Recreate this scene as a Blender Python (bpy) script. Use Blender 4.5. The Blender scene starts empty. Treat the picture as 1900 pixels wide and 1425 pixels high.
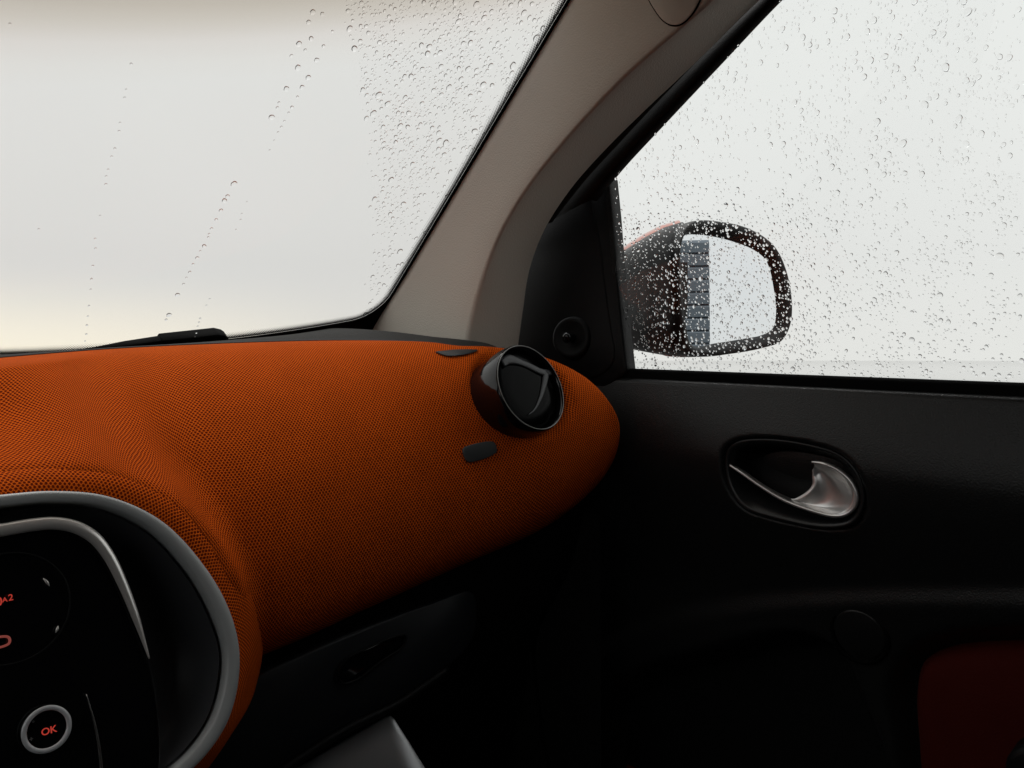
import bpy, bmesh, math, random
import numpy as np
from mathutils import Vector, Matrix
from mathutils.bvhtree import BVHTree

random.seed(7); rng = np.random.default_rng(7)
R = math.radians
SC = bpy.context.scene
COL = SC.collection

# ------------------------------------------------------------------ camera
CAM = Vector((-0.12, 0.0, 1.15))          # phone held in front of the driver's seat
YAW, PITCH, FPX = R(45), R(-1.78), 1435.0
Fv = Vector((math.sin(YAW)*math.cos(PITCH), math.cos(YAW)*math.cos(PITCH), math.sin(PITCH)))
Rv = Vector((math.cos(YAW), -math.sin(YAW), 0))
Uv = Rv.cross(Fv)
cd = bpy.data.cameras.new('camera'); cam = bpy.data.objects.new('camera', cd); COL.objects.link(cam)
cam.matrix_world = Matrix(((Rv.x, Uv.x, -Fv.x, CAM.x), (Rv.y, Uv.y, -Fv.y, CAM.y), (Rv.z, Uv.z, -Fv.z, CAM.z), (0, 0, 0, 1)))
cd.sensor_width = 36; cd.lens = 36*FPX/1900; cd.clip_start = 0.01; cd.clip_end = 5000
SC.camera = cam

# ------------------------------------------------------------------ world: overcast, rainy
w = bpy.data.worlds.new('World'); SC.world = w; w.use_nodes = True
nt = w.node_tree; nt.nodes.clear()
def N(t, ty, **k):
    n = t.nodes.new(ty)
    for a, b in k.items(): setattr(n, a, b)
    return n
SUN_EL, SUN_AZ = R(62), R(20)             # azimuth from +Y towards +X
sky = N(nt, 'ShaderNodeTexSky', sky_type='NISHITA', sun_disc=False, sun_elevation=SUN_EL, sun_rotation=SUN_AZ, dust_density=4.0)
hs = N(nt, 'ShaderNodeHueSaturation'); hs.inputs['Saturation'].default_value = 0.12; hs.inputs['Value'].default_value = 0.10
nt.links.new(sky.outputs[0], hs.inputs['Color'])
tc = N(nt, 'ShaderNodeTexCoord'); sep = N(nt, 'ShaderNodeSeparateXYZ'); nt.links.new(tc.outputs['Generated'], sep.inputs[0])
ramp = N(nt, 'ShaderNodeValToRGB'); nt.links.new(sep.outputs['Z'], ramp.inputs[0])
cr = ramp.color_ramp; cr.elements[0].position = 0.0; cr.elements[0].color = (.86, .855, .83, 1)
cr.elements[1].position = 1.0; cr.elements[1].color = (1.50, 1.51, 1.52, 1)
e = cr.elements.new(.68); e.color = (1.02, 1.03, 1.03, 1)
e = cr.elements.new(.12); e.color = (.80, .80, .785, 1)
e = cr.elements.new(.45); e.color = (.85, .86, .84, 1)
nz = N(nt, 'ShaderNodeTexNoise'); nz.inputs['Scale'].default_value = 1.6; nz.inputs['Detail'].default_value = 3
nt.links.new(tc.outputs['Generated'], nz.inputs['Vector'])
mr = N(nt, 'ShaderNodeMapRange'); mr.inputs[3].default_value = .93; mr.inputs[4].default_value = 1.06
nt.links.new(nz.outputs['Fac'], mr.inputs[0])
mul = N(nt, 'ShaderNodeVectorMath', operation='SCALE'); nt.links.new(ramp.outputs[0], mul.inputs[0]); nt.links.new(mr.outputs[0], mul.inputs['Scale'])
# thinner cloud low over the road ahead: a broad warm brightening
dt = N(nt, 'ShaderNodeVectorMath', operation='DOT_PRODUCT'); dt.inputs[1].default_value = (-.05, 1, 0); nt.links.new(tc.outputs['Generated'], dt.inputs[0])
g1 = N(nt, 'ShaderNodeMapRange', interpolation_type='SMOOTHSTEP'); g1.inputs[1].default_value = .72; g1.inputs[2].default_value = 1.0; nt.links.new(dt.outputs['Value'], g1.inputs[0])
g2 = N(nt, 'ShaderNodeMapRange', interpolation_type='SMOOTHSTEP'); g2.inputs[1].default_value = .11; g2.inputs[2].default_value = 0; nt.links.new(sep.outputs['Z'], g2.inputs[0])
g3 = N(nt, 'ShaderNodeMath', operation='MULTIPLY'); nt.links.new(g1.outputs[0], g3.inputs[0]); nt.links.new(g2.outputs[0], g3.inputs[1])
gw = N(nt, 'ShaderNodeVectorMath', operation='MULTIPLY_ADD'); gw.inputs[0].default_value = (.34, .26, .10); nt.links.new(g3.outputs[0], gw.inputs[1]); nt.links.new(mul.outputs[0], gw.inputs[2]); mul = gw
mix = N(nt, 'ShaderNodeMix', data_type='RGBA'); mix.inputs[0].default_value = .88
nt.links.new(hs.outputs[0], mix.inputs[6]); nt.links.new(mul.outputs[0], mix.inputs[7])
bg = N(nt, 'ShaderNodeBackground'); bg.inputs[1].default_value = 1.05
nt.links.new(mix.outputs[2], bg.inputs[0])
ow = N(nt, 'ShaderNodeOutputWorld'); nt.links.new(bg.outputs[0], ow.inputs[0])

sl = bpy.data.lights.new('sun', 'SUN'); sl.energy = 0.6; sl.angle = R(12); sl.color = (1, .97, .93)
so = bpy.data.objects.new('sun', sl); COL.objects.link(so); so.location = (0, 0, 20)
sd = Vector((math.cos(SUN_EL)*math.sin(SUN_AZ), math.cos(SUN_EL)*math.cos(SUN_AZ), math.sin(SUN_EL)))
so.rotation_euler = sd.to_track_quat('Z', 'Y').to_euler()

SC.view_settings.view_transform = 'Standard'; SC.view_settings.look = 'None'
SC.view_settings.exposure = 0.0; SC.view_settings.gamma = 1.0; SC.view_settings.use_curve_mapping = False
SC.render.engine = 'CYCLES'
SC.cycles.use_denoising = True
SC.cycles.max_bounces = 14; SC.cycles.diffuse_bounces = 5; SC.cycles.glossy_bounces = 5
SC.cycles.transmission_bounces = 8; SC.cycles.transparent_max_bounces = 24
SC.cycles.sample_clamp_indirect = 6.0

# ------------------------------------------------------------------ helpers
def ray(px, py): return Fv + Rv*((px-950)/FPX) + Uv*((712.5-py)/FPX)
def at_y(px, py, y): d = ray(px, py); return CAM + d*((y-CAM.y)/d.y)
def at_x(px, py, x): d = ray(px, py); return CAM + d*((x-CAM.x)/d.x)
def at_d(px, py, t): return CAM + ray(px, py)*t
def at_plane(px, py, p0, n): d = ray(px, py); return CAM + d*((p0-CAM).dot(n)/d.dot(n))
def project(p):
    v = p-CAM; f = v.dot(Fv); return 950+FPX*v.dot(Rv)/f, 712.5-FPX*v.dot(Uv)/f

def spline(pts, n, closed=False):
    """smooth Catmull-Rom curve through pts, n samples evenly by length"""
    P = np.array([tuple(p) for p in pts], float)
    if closed: P = np.vstack([P[-1], P, P[0], P[1]])
    else: P = np.vstack([2*P[0]-P[1], P, 2*P[-1]-P[-2]])
    out = []
    for i in range(1, len(P)-2):
        p0, p1, p2, p3 = P[i-1], P[i], P[i+1], P[i+2]
        t0 = 0; t1 = t0+max(np.linalg.norm(p1-p0), 1e-9)**.5; t2 = t1+max(np.linalg.norm(p2-p1), 1e-9)**.5; t3 = t2+max(np.linalg.norm(p3-p2), 1e-9)**.5
        for t in np.linspace(t1, t2, 24, endpoint=False):
            a1 = (t1-t)/(t1-t0)*p0+(t-t0)/(t1-t0)*p1; a2 = (t2-t)/(t2-t1)*p1+(t-t1)/(t2-t1)*p2; a3 = (t3-t)/(t3-t2)*p2+(t-t2)/(t3-t2)*p3
            b1 = (t2-t)/(t2-t0)*a1+(t-t0)/(t2-t0)*a2; b2 = (t3-t)/(t3-t1)*a2+(t-t1)/(t3-t1)*a3
            out.append((t2-t)/(t2-t1)*b1+(t-t1)/(t2-t1)*b2)
    out.append(P[-2])
    return resample(np.array(out), n, closed)
def resample(A, n, closed=False):
    A = np.array(A, float)
    L = np.concatenate([[0], np.cumsum(np.linalg.norm(np.diff(A, axis=0), axis=1))])
    t = np.linspace(0, L[-1], n, endpoint=not closed)
    return np.stack([np.interp(t, L, A[:, k]) for k in range(A.shape[1])], 1)

def empty(name, loc, label=None, cat=None, group=None):
    o = bpy.data.objects.new(name, None); COL.objects.link(o); o.location = loc; o.empty_display_size = .05
    tag(o, label, cat, group); o['_loc'] = tuple(loc)
    return o
def tag(o, label=None, cat=None, group=None, kind=None):
    if label: o['label'] = label
    if cat: o['category'] = cat
    if group: o['group'] = group
    if kind: o['kind'] = kind
    return o
def attach(o, parent):
    if parent is None: return
    o.parent = parent
    if parent.type == 'EMPTY': o.matrix_parent_inverse = Matrix.Translation(Vector(parent['_loc'])).inverted()
def mesh(name, V, F, mat, parent=None, smooth=True, uv=None):
    me = bpy.data.meshes.new(name)
    me.from_pydata([tuple(float(c) for c in v) for v in V], [], [tuple(int(i) for i in f) for f in F])
    if smooth: me.polygons.foreach_set('use_smooth', [True]*len(me.polygons))
    if uv is not None:
        ul = me.uv_layers.new(name='UVMap'); idx = np.zeros(len(me.loops), int); me.loops.foreach_get('vertex_index', idx)
        ul.data.foreach_set('uv', np.asarray(uv, np.float32)[idx].ravel())
    me.materials.append(MAT[mat] if isinstance(mat, str) else mat)
    me.validate(); me.update()
    o = bpy.data.objects.new(name, me); COL.objects.link(o); attach(o, parent)
    return o
def gridF(nu, nv, cu=False, cv=False, flip=False):
    F = []
    for i in range(nu if cu else nu-1):
        for j in range(nv if cv else nv-1):
            a = i*nv+j; b = ((i+1) % nu)*nv+j; c = ((i+1) % nu)*nv+(j+1) % nv; d = i*nv+(j+1) % nv
            F.append((a, d, c, b) if flip else (a, b, c, d))
    return F
def grid(name, G, mat, parent=None, cu=False, cv=False, flip=False, uv=None, caps=()):
    """G: (nu, nv, 3)"""
    G = np.asarray(G, float); nu, nv = G.shape[:2]
    F = gridF(nu, nv, cu, cv, flip)
    if 'u0' in caps: F.append(tuple(range(nv)))
    if 'u1' in caps: F.append(tuple((nu-1)*nv+j for j in range(nv))[::-1])
    return mesh(name, G.reshape(-1, 3), F, mat, parent, uv=None if uv is None else np.asarray(uv).reshape(-1, 2))
def tube(name, path, rad, mat, parent=None, closed=False, seg=10, flat=None):
    """rad: scalar or list; flat=(normal, ratio) squashes the section along normal"""
    P = [Vector(p) for p in path]; n = len(P)
    rs = [rad]*n if np.isscalar(rad) else list(np.interp(np.linspace(0, 1, n), np.linspace(0, 1, len(rad)), rad))
    V = []
    up = None
    for i in range(n):
        t = (P[(i+1) % n]-P[i-1]) if closed else (P[min(i+1, n-1)]-P[max(i-1, 0)])
        t.normalize()
        if flat: a = Vector(flat[0]); a = (a-t*a.dot(t)).normalized()
        else:
            a = up if up is not None else (Vector((0, 0, 1)) if abs(t.z) < .9 else Vector((1, 0, 0)))
            a = (a-t*a.dot(t)).normalized(); up = a
        b = t.cross(a); k = flat[1] if flat else 1
        for s in range(seg):
            q = 2*math.pi*s/seg; V.append(P[i]+a*(math.cos(q)*rs[i]*k)+b*(math.sin(q)*rs[i]))
    F = []
    for i in range(n if closed else n-1):
        for s in range(seg):
            F.append((i*seg+s, i*seg+(s+1) % seg, ((i+1) % n)*seg+(s+1) % seg, ((i+1) % n)*seg+s))
    if not closed: F += [tuple(range(seg))[::-1], tuple((n-1)*seg+s for s in range(seg))]
    return mesh(name, V, F, mat, parent)
def loft(name, loops, mat, parent=None, closed=True, cap0=False, cap1=False, flip=False, uv=None):
    """loops: list of equally long point lists"""
    return grid(name, np.array([[tuple(p) for p in l] for l in loops]), mat, parent, cv=closed, flip=flip, uv=uv,
                caps=(['u0'] if cap0 else [])+(['u1'] if cap1 else []))
def slab(name, front, off, mat, parent=None, bevel=.0015):
    """plate from an outline polygon, with thickness along off and rounded front edge"""
    Pf = [Vector(p) for p in front]; c = sum(Pf, Vector())/len(Pf); off = Vector(off)
    def ins(k): return [p+(c-p).normalized()*k for p in Pf]
    loops = [ins(bevel), [p+off.normalized()*bevel*.3 for p in ins(bevel*.3)], [p+off.normalized()*bevel for p in Pf], [p+off for p in Pf]]
    return loft(name, loops, mat, parent, cap0=True, cap1=True)
def lathe(name, prof, origin, axis, mat, parent=None, seg=64, upv=(0, 0, 1)):
    """prof: (radius, height along axis)"""
    ax = Vector(axis).normalized(); a = Vector(upv); a = (a-ax*a.dot(ax)).normalized(); b = ax.cross(a); O = Vector(origin)
    G = [[O+ax*h+(a*math.cos(2*math.pi*s/seg)+b*math.sin(2*math.pi*s/seg))*r for r, h in prof] for s in range(seg)]
    return grid(name, [[tuple(p) for p in row] for row in G], mat, parent, cu=True)
def bvh_of(o):
    me = o.data; return BVHTree.FromPolygons([v.co.copy() for v in me.vertices], [tuple(p.vertices) for p in me.polygons])
def hit(bvh, px, py):
    d = ray(px, py).normalized(); r = bvh.ray_cast(CAM, d); return r[0], r[1]
def sdf(poly, Y, Z):
    """signed distance to a closed polygon (negative inside), arrays"""
    P = np.asarray(poly, float); d = np.full(Y.shape, 1e9); ins = np.zeros(Y.shape, bool)
    for i in range(len(P)):
        a, b = P[i], P[(i+1) % len(P)]; e = b-a; wy, wz = Y-a[0], Z-a[1]
        t = np.clip((wy*e[0]+wz*e[1])/max(e.dot(e), 1e-12), 0, 1)
        d = np.minimum(d, np.hypot(wy-t*e[0], wz-t*e[1]))
        cnd = ((a[1] > Z) != (b[1] > Z)) & (Y < (b[0]-a[0])*(Z-a[1])/(b[1]-a[1]+1e-12)+a[0]); ins ^= cnd
    return np.where(ins, -d, d)
def sstep(a, b, x): t = np.clip((x-a)/(b-a), 0, 1); return t*t*(3-2*t)

# ------------------------------------------------------------------ materials
MAT = {}
def pmat(name, col, rough=.5, metal=0, spec=.5, coat=0, bump=None, var=None, emit=None):
    """principled; bump=(scale, strength, detail); var=(scale, amount)"""
    m = bpy.data.materials.new(name); m.use_nodes = True; t = m.node_tree; b = t.nodes['Principled BSDF']
    b.inputs['Base Color'].default_value = (*col, 1); b.inputs['Roughness'].default_value = rough
    b.inputs['Metallic'].default_value = metal; b.inputs['Specular IOR Level'].default_value = spec
    b.inputs['Coat Weight'].default_value = coat; b.inputs['Coat Roughness'].default_value = .04
    if emit: b.inputs['Emission Color'].default_value = (*emit[0], 1); b.inputs['Emission Strength'].default_value = emit[1]
    tc = N(t, 'ShaderNodeTexCoord')
    if bump:
        n = N(t, 'ShaderNodeTexNoise'); n.inputs['Scale'].default_value = bump[0]; n.inputs['Detail'].default_value = bump[2]
        t.links.new(tc.outputs['Object'], n.inputs['Vector'])
        bp = N(t, 'ShaderNodeBump'); bp.inputs['Strength'].default_value = bump[1]; bp.inputs['Distance'].default_value = .001
        t.links.new(n.outputs['Fac'], bp.inputs['Height']); t.links.new(bp.outputs[0], b.inputs['Normal'])
    if var:
        n = N(t, 'ShaderNodeTexNoise'); n.inputs['Scale'].default_value = var[0]; n.inputs['Detail'].default_value = 4
        t.links.new(tc.outputs['Object'], n.inputs['Vector'])
        r = N(t, 'ShaderNodeMapRange'); r.inputs[3].default_value = 1-var[1]; r.inputs[4].default_value = 1+var[1]
        t.links.new(n.outputs['Fac'], r.inputs[0])
        mx = N(t, 'ShaderNodeVectorMath', operation='SCALE'); mx.inputs[0].default_value = col
        t.links.new(r.outputs[0], mx.inputs['Scale']); t.links.new(mx.outputs[0], b.inputs['Base Color'])
        r2 = N(t, 'ShaderNodeMapRange'); r2.inputs[3].default_value = max(0, rough-.06); r2.inputs[4].default_value = rough+.06
        t.links.new(n.outputs['Fac'], r2.inputs[0]); t.links.new(r2.outputs[0], b.inputs['Roughness'])
    MAT[name] = m; return m

pmat('pillar', (.61, .562, .485), .62, spec=.3, bump=(520, .5, 3), var=(14, .03))
pmat('door_plastic', (.012, .0125, .0128), .30, spec=.38, bump=(640, .4, 3), var=(10, .05))
pmat('black_plastic', (.005, .005, .0053), .5, spec=.18, bump=(700, .3, 2))
pmat('rubber', (.004, .004, .004), .7, spec=.03, bump=(400, .2, 2))
pmat('pad', (.030, .029, .027), .75, spec=.12, bump=(800, .5, 3))
pmat('gloss_black', (.004, .004, .005), .08, spec=.5)
pmat('vent_rib', (.028, .029, .033), .4)
pmat('rim_grey', (.22, .22, .21), .3, metal=.6)
pmat('bezel_black', (.012, .013, .014), .3, spec=.4)
pmat('flap_black', (.0015, .0015, .0017), .2, spec=.05)
pmat('satin_alu', (.88, .85, .82), .30, metal=.6)
pmat('shelf_dark', (.013, .0145, .017), .5, spec=.3)
pmat('bowl', (.055, .057, .062), .34, spec=.5, bump=(1200, .12, 2))
pmat('ring_grey', (.48, .50, .505), .45, metal=.15, spec=.5, bump=(1500, .1, 2))
pmat('silver', (.62, .60, .58), .24, metal=1, bump=(900, .05, 2))
pmat('handle_silver', (.84, .83, .82), .29, metal=.78, bump=(900, .04, 2))
pmat('chrome', (.80, .78, .76), .14, metal=1)
pmat('tag_grey', (.045, .05, .052), .6)
pmat('red_light', (.02, 0, 0), .5, emit=((1, .09, .06), .38))
pmat('red_dim', (.02, 0, 0), .5, emit=((1, .22, .17), .17))
pmat('ring_white', (.75, .77, .80), .35, metal=.2)
pmat('icon_grey', (.16, .16, .16), .6)
pmat('body_orange', (.42, .075, .02), .25, metal=.2, coat=1, bump=(60, .1, 2))
pmat('mirror_black', (.012, .012, .012), .5, spec=.4, bump=(500, .6, 3))
pmat('mirror_glass', (.90, .93, .96), .005, metal=1)
pmat('insert_red', (.07, .004, .0015), .85, spec=.2, bump=(500, .6, 2))
pmat('lining', (.50, .47, .42), .9, spec=.1, bump=(300, .3, 2))
pmat('carpet', (.012, .012, .012), .95, spec=.1, bump=(250, .8, 3), var=(40, .3))
pmat('tray_grey', (.36, .365, .37), .30, metal=.5, bump=(40, .15, 2), var=(9, .12))
pmat('seat_cloth', (.03, .03, .032), .9, spec=.15, bump=(500, .5, 3))
pmat('cladding', (.105, .125, .145), .5, metal=.2, var=(1.5, .25))
pmat('asphalt', (.06, .06, .06), .05, spec=.5, bump=(9, .06, 4))

def fabric():
    m = bpy.data.materials.new('fabric'); m.use_nodes = True; t = m.node_tree; b = t.nodes['Principled BSDF']
    uv = N(t, 'ShaderNodeUVMap'); uv.uv_map = 'UVMap'
    A = .0034
    wn = N(t, 'ShaderNodeTexNoise'); wn.inputs['Scale'].default_value = 38; wn.inputs['Detail'].default_value = 3; t.links.new(uv.outputs[0], wn.inputs['Vector'])
    wo_ = N(t, 'ShaderNodeVectorMath', operation='MULTIPLY_ADD'); wo_.inputs[1].default_value = (.0034, .0034, 0); t.links.new(wn.outputs['Color'], wo_.inputs[0]); t.links.new(uv.outputs[0], wo_.inputs[2])
    uv = wo_
    def lat(off):
        v = N(t, 'ShaderNodeVectorMath', operation='MULTIPLY_ADD'); v.inputs[1].default_value = (1/A, 1/(A*1.55), 0); v.inputs[2].default_value = (off, off, 0)
        t.links.new(uv.outputs[0], v.inputs[0])
        f = N(t, 'ShaderNodeVectorMath', operation='FRACTION'); t.links.new(v.outputs[0], f.inputs[0])
        s = N(t, 'ShaderNodeVectorMath', operation='SUBTRACT'); s.inputs[1].default_value = (.5, .5, 0); t.links.new(f.outputs[0], s.inputs[0])
        q = N(t, 'ShaderNodeVectorMath', operation='MULTIPLY'); q.inputs[1].default_value = (1, 1.25, 0); t.links.new(s.outputs[0], q.inputs[0])
        l = N(t, 'ShaderNodeVectorMath', operation='LENGTH'); t.links.new(q.outputs[0], l.inputs[0]); return l
    l1, l2 = lat(0), lat(.5)
    mn = N(t, 'ShaderNodeMath', operation='MINIMUM'); t.links.new(l1.outputs['Value'], mn.inputs[0]); t.links.new(l2.outputs['Value'], mn.inputs[1])
    rg = N(t, 'ShaderNodeMapRange', interpolation_type='SMOOTHSTEP'); rg.inputs[1].default_value = .20; rg.inputs[2].default_value = .40
    t.links.new(mn.outputs[0], rg.inputs[0])
    tcn = N(t, 'ShaderNodeTexCoord'); n = N(t, 'ShaderNodeTexNoise'); n.inputs['Scale'].default_value = 25; n.inputs['Detail'].default_value = 5
    t.links.new(tcn.outputs['Object'], n.inputs['Vector'])
    n2 = N(t, 'ShaderNodeTexNoise'); n2.inputs['Scale'].default_value = 1400; n2.inputs['Detail'].default_value = 2; t.links.new(tcn.outputs['Object'], n2.inputs['Vector'])
    ad = N(t, 'ShaderNodeMath', operation='ADD'); t.links.new(n.outputs['Fac'], ad.inputs[0]); t.links.new(n2.outputs['Fac'], ad.inputs[1])
    vr = N(t, 'ShaderNodeMapRange'); vr.inputs[1].default_value = .6; vr.inputs[2].default_value = 1.4; vr.inputs[3].default_value = .88; vr.inputs[4].default_value = 1.10
    t.links.new(ad.outputs[0], vr.inputs[0])
    mx = N(t, 'ShaderNodeMix', data_type='RGBA'); mx.inputs[6].default_value = (.17, .013, .003, 1); mx.inputs[7].default_value = (.86, .142, .009, 1)
    t.links.new(rg.outputs[0], mx.inputs[0])
    sc = N(t, 'ShaderNodeVectorMath', operation='SCALE'); t.links.new(mx.outputs[2], sc.inputs[0]); t.links.new(vr.outputs[0], sc.inputs['Scale'])
    t.links.new(sc.outputs[0], b.inputs['Base Color'])
    b.inputs['Roughness'].default_value = .9; b.inputs['Specular IOR Level'].default_value = .03
    b.inputs['Sheen Weight'].default_value = .0; b.inputs['Sheen Tint'].default_value = (1, .45, .15, 1)
    bp = N(t, 'ShaderNodeBump'); bp.inputs['Strength'].default_value = .55; bp.inputs['Distance'].default_value = .0012
    t.links.new(rg.outputs[0], bp.inputs['Height']); t.links.new(bp.outputs[0], b.inputs['Normal'])
    MAT['fabric'] = m
fabric()

def thin_glass(name, tint, band=False):
    m = bpy.data.materials.new(name); m.use_nodes = True; t = m.node_tree; t.nodes.clear()
    out = N(t, 'ShaderNodeOutputMaterial'); tr = N(t, 'ShaderNodeBsdfTransparent'); gl = N(t, 'ShaderNodeBsdfGlossy'); gl.inputs['Roughness'].default_value = 0
    tr.inputs[0].default_value = (*tint, 1)
    if band:      # grey-bronze reflection along the top of the windscreen, painted into the tint
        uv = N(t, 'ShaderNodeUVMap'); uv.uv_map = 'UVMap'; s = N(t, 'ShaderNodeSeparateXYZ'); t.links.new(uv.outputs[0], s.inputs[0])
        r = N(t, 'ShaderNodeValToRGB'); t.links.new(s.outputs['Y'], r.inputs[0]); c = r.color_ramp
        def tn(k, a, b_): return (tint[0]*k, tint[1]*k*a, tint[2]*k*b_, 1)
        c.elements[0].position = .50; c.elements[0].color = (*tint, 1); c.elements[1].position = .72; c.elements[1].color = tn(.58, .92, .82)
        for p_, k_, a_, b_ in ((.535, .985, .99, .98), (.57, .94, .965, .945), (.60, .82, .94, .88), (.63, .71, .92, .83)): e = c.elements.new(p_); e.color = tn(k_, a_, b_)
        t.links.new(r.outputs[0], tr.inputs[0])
    lw = N(t, 'ShaderNodeLayerWeight'); lw.inputs[0].default_value = .5
    pw = N(t, 'ShaderNodeMath', operation='POWER'); pw.inputs[1].default_value = 5; t.links.new(lw.outputs['Facing'], pw.inputs[0])
    ma = N(t, 'ShaderNodeMath', operation='MULTIPLY_ADD'); ma.inputs[1].default_value = .85; ma.inputs[2].default_value = .022; t.links.new(pw.outputs[0], ma.inputs[0])
    mx = N(t, 'ShaderNodeMixShader'); t.links.new(ma.outputs[0], mx.inputs[0]); t.links.new(tr.outputs[0], mx.inputs[1]); t.links.new(gl.outputs[0], mx.inputs[2])
    t.links.new(mx.outputs[0], out.inputs[0]); MAT[name] = m
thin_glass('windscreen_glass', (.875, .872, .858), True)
thin_glass('window_glass', (.985, 1.0, .99))

def water():
    m = bpy.data.materials.new('water_drop'); m.use_nodes = True; t = m.node_tree; t.nodes.clear()
    out = N(t, 'ShaderNodeOutputMaterial'); g = N(t, 'ShaderNodeBsdfGlass'); g.inputs['IOR'].default_value = 1.333; g.inputs['Roughness'].default_value = 0
    t.links.new(g.outputs[0], out.inputs[0]); MAT['water_drop'] = m
water()

def frit():
    """black ceramic dots printed on the glass edge, thinning out across V"""
    m = bpy.data.materials.new('frit'); m.use_nodes = True; t = m.node_tree; t.nodes.clear()
    out = N(t, 'ShaderNodeOutputMaterial'); tr = N(t, 'ShaderNodeBsdfTransparent'); df = N(t, 'ShaderNodeBsdfDiffuse'); df.inputs[0].default_value = (.008, .008, .008, 1)
    uv = N(t, 'ShaderNodeUVMap'); uv.uv_map = 'UVMap'; sp = N(t, 'ShaderNodeSeparateXYZ'); t.links.new(uv.outputs[0], sp.inputs[0])
    A = .0028
    def lat(off):
        v = N(t, 'ShaderNodeVectorMath', operation='MULTIPLY_ADD'); v.inputs[1].default_value = (1/A, 1/A, 0); v.inputs[2].default_value = (off, off, 0); t.links.new(uv.outputs[0], v.inputs[0])
        f = N(t, 'ShaderNodeVectorMath', operation='FRACTION'); t.links.new(v.outputs[0], f.inputs[0])
        s = N(t, 'ShaderNodeVectorMath', operation='SUBTRACT'); s.inputs[1].default_value = (.5, .5, 0); t.links.new(f.outputs[0], s.inputs[0])
        l = N(t, 'ShaderNodeVectorMath', operation='LENGTH'); t.links.new(s.outputs[0], l.inputs[0]); return l
    a, b = lat(0), lat(.5)
    mn = N(t, 'ShaderNodeMath', operation='MINIMUM'); t.links.new(a.outputs['Value'], mn.inputs[0]); t.links.new(b.outputs['Value'], mn.inputs[1])
    rr = N(t, 'ShaderNodeMapRange'); rr.inputs[1].default_value = .0; rr.inputs[2].default_value = .011; rr.inputs[3].default_value = .52; rr.inputs[4].default_value = .10
    t.links.new(sp.outputs['Y'], rr.inputs[0])
    lt = N(t, 'ShaderNodeMath', operation='LESS_THAN'); t.links.new(mn.outputs[0], lt.inputs[0]); t.links.new(rr.outputs[0], lt.inputs[1])
    mx = N(t, 'ShaderNodeMixShader'); t.links.new(lt.outputs[0], mx.inputs[0]); t.links.new(tr.outputs[0], mx.inputs[1]); t.links.new(df.outputs[0], mx.inputs[2])
    t.links.new(mx.outputs[0], out.inputs[0]); MAT['frit'] = m
frit()

# ================================================================== the setting
g = mesh('ground', [(-1500, -1500, 0), (1500, -1500, 0), (1500, 1500, 0), (-1500, 1500, 0)], [(0, 1, 2, 3)], 'asphalt', smooth=False); tag(g, kind='structure')

# ------------------------------------------------------------------ windscreen
def ws(u, v):
    """inner face of the windscreen: u -1..1 across, v 0..1 from its foot to the roof"""
    base = Vector((.555*u, 1.03-.077*u*u, CAM.z+.005+.062*u*u))
    k = .4333/.346
    top = Vector((.555*u, 1.03-.373*k-.077*u*u, CAM.z+.005+.346*k+.062*u*u))
    p = base.lerp(top, v); p.y += .018*math.sin(math.pi*v)*(1-u*u); p.z += .010*math.sin(math.pi*v)*(1-u*u)
    return p
nu, nv = 80, 40
G = [[tuple(ws(-1.0+2.0*i/(nu-1), -.04+1.06*j/(nv-1))) for j in range(nv)] for i in range(nu)]
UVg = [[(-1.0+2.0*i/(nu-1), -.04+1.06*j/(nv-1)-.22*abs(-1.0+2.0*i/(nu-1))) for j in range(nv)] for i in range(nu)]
windscreen = empty('windscreen', (0, 1.03, CAM.z), 'large clear windscreen with rain along its right edge beside the taupe pillar', 'windscreen')
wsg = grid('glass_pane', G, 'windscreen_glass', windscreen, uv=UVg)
WSB = bvh_of(wsg)
# printed black border: solid strip then dots; lower right corner is rounded
edge = []
for k in range(60): edge.append((1.0, 1.0-k/59*.93))
for k in range(1, 13): a = k/12*math.pi/2; edge.append((1-.075*(1-math.cos(a)), .07-.07*math.sin(a)))
for k in range(1, 90): edge.append((.925-1.9*k/89, 0.0))
E3 = [ws(*q) for q in edge]; n = len(E3)
def strip(name, w0, w1, mat, off, wb=None):
    V, uv, L = [], [], 0
    for i, p in enumerate(E3):
        t = (E3[min(i+1, n-1)]-E3[max(i-1, 0)]).normalized()
        u_, v_ = edge[i]; du = (ws(u_+.01, v_)-ws(u_-.01, v_)); dv = (ws(u_, v_+.01)-ws(u_, v_-.01)); nn = du.cross(dv).normalized()
        inn = nn.cross(t).normalized()
        if inn.dot(ws(0, .5)-p) < 0: inn = -inn
        if i: L += (p-E3[i-1]).length
        nin = nn if nn.dot(CAM-p) > 0 else -nn
        k_ = float(sstep(58, 76, i)); w1i = w1 if wb is None else w1*(1-k_)+wb*k_; w0i = w0 if w0 < 0 or wb is None else w0*(1-k_)+(wb-.012)*k_
        V += [p+inn*w0i+nin*off, p+inn*w1i+nin*off]; uv += [(L, 0), (L, w1-w0)]
    F = [(2*i, 2*i+1, 2*i+3, 2*i+2) for i in range(n-1)]
    return mesh(name, V, F, mat, windscreen, uv=uv)
strip('black_border', -.055, .0025, 'rubber', .0012, .0002)
strip('dotted_border', .0025, .0145, 'frit', .0009, .0122)

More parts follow.
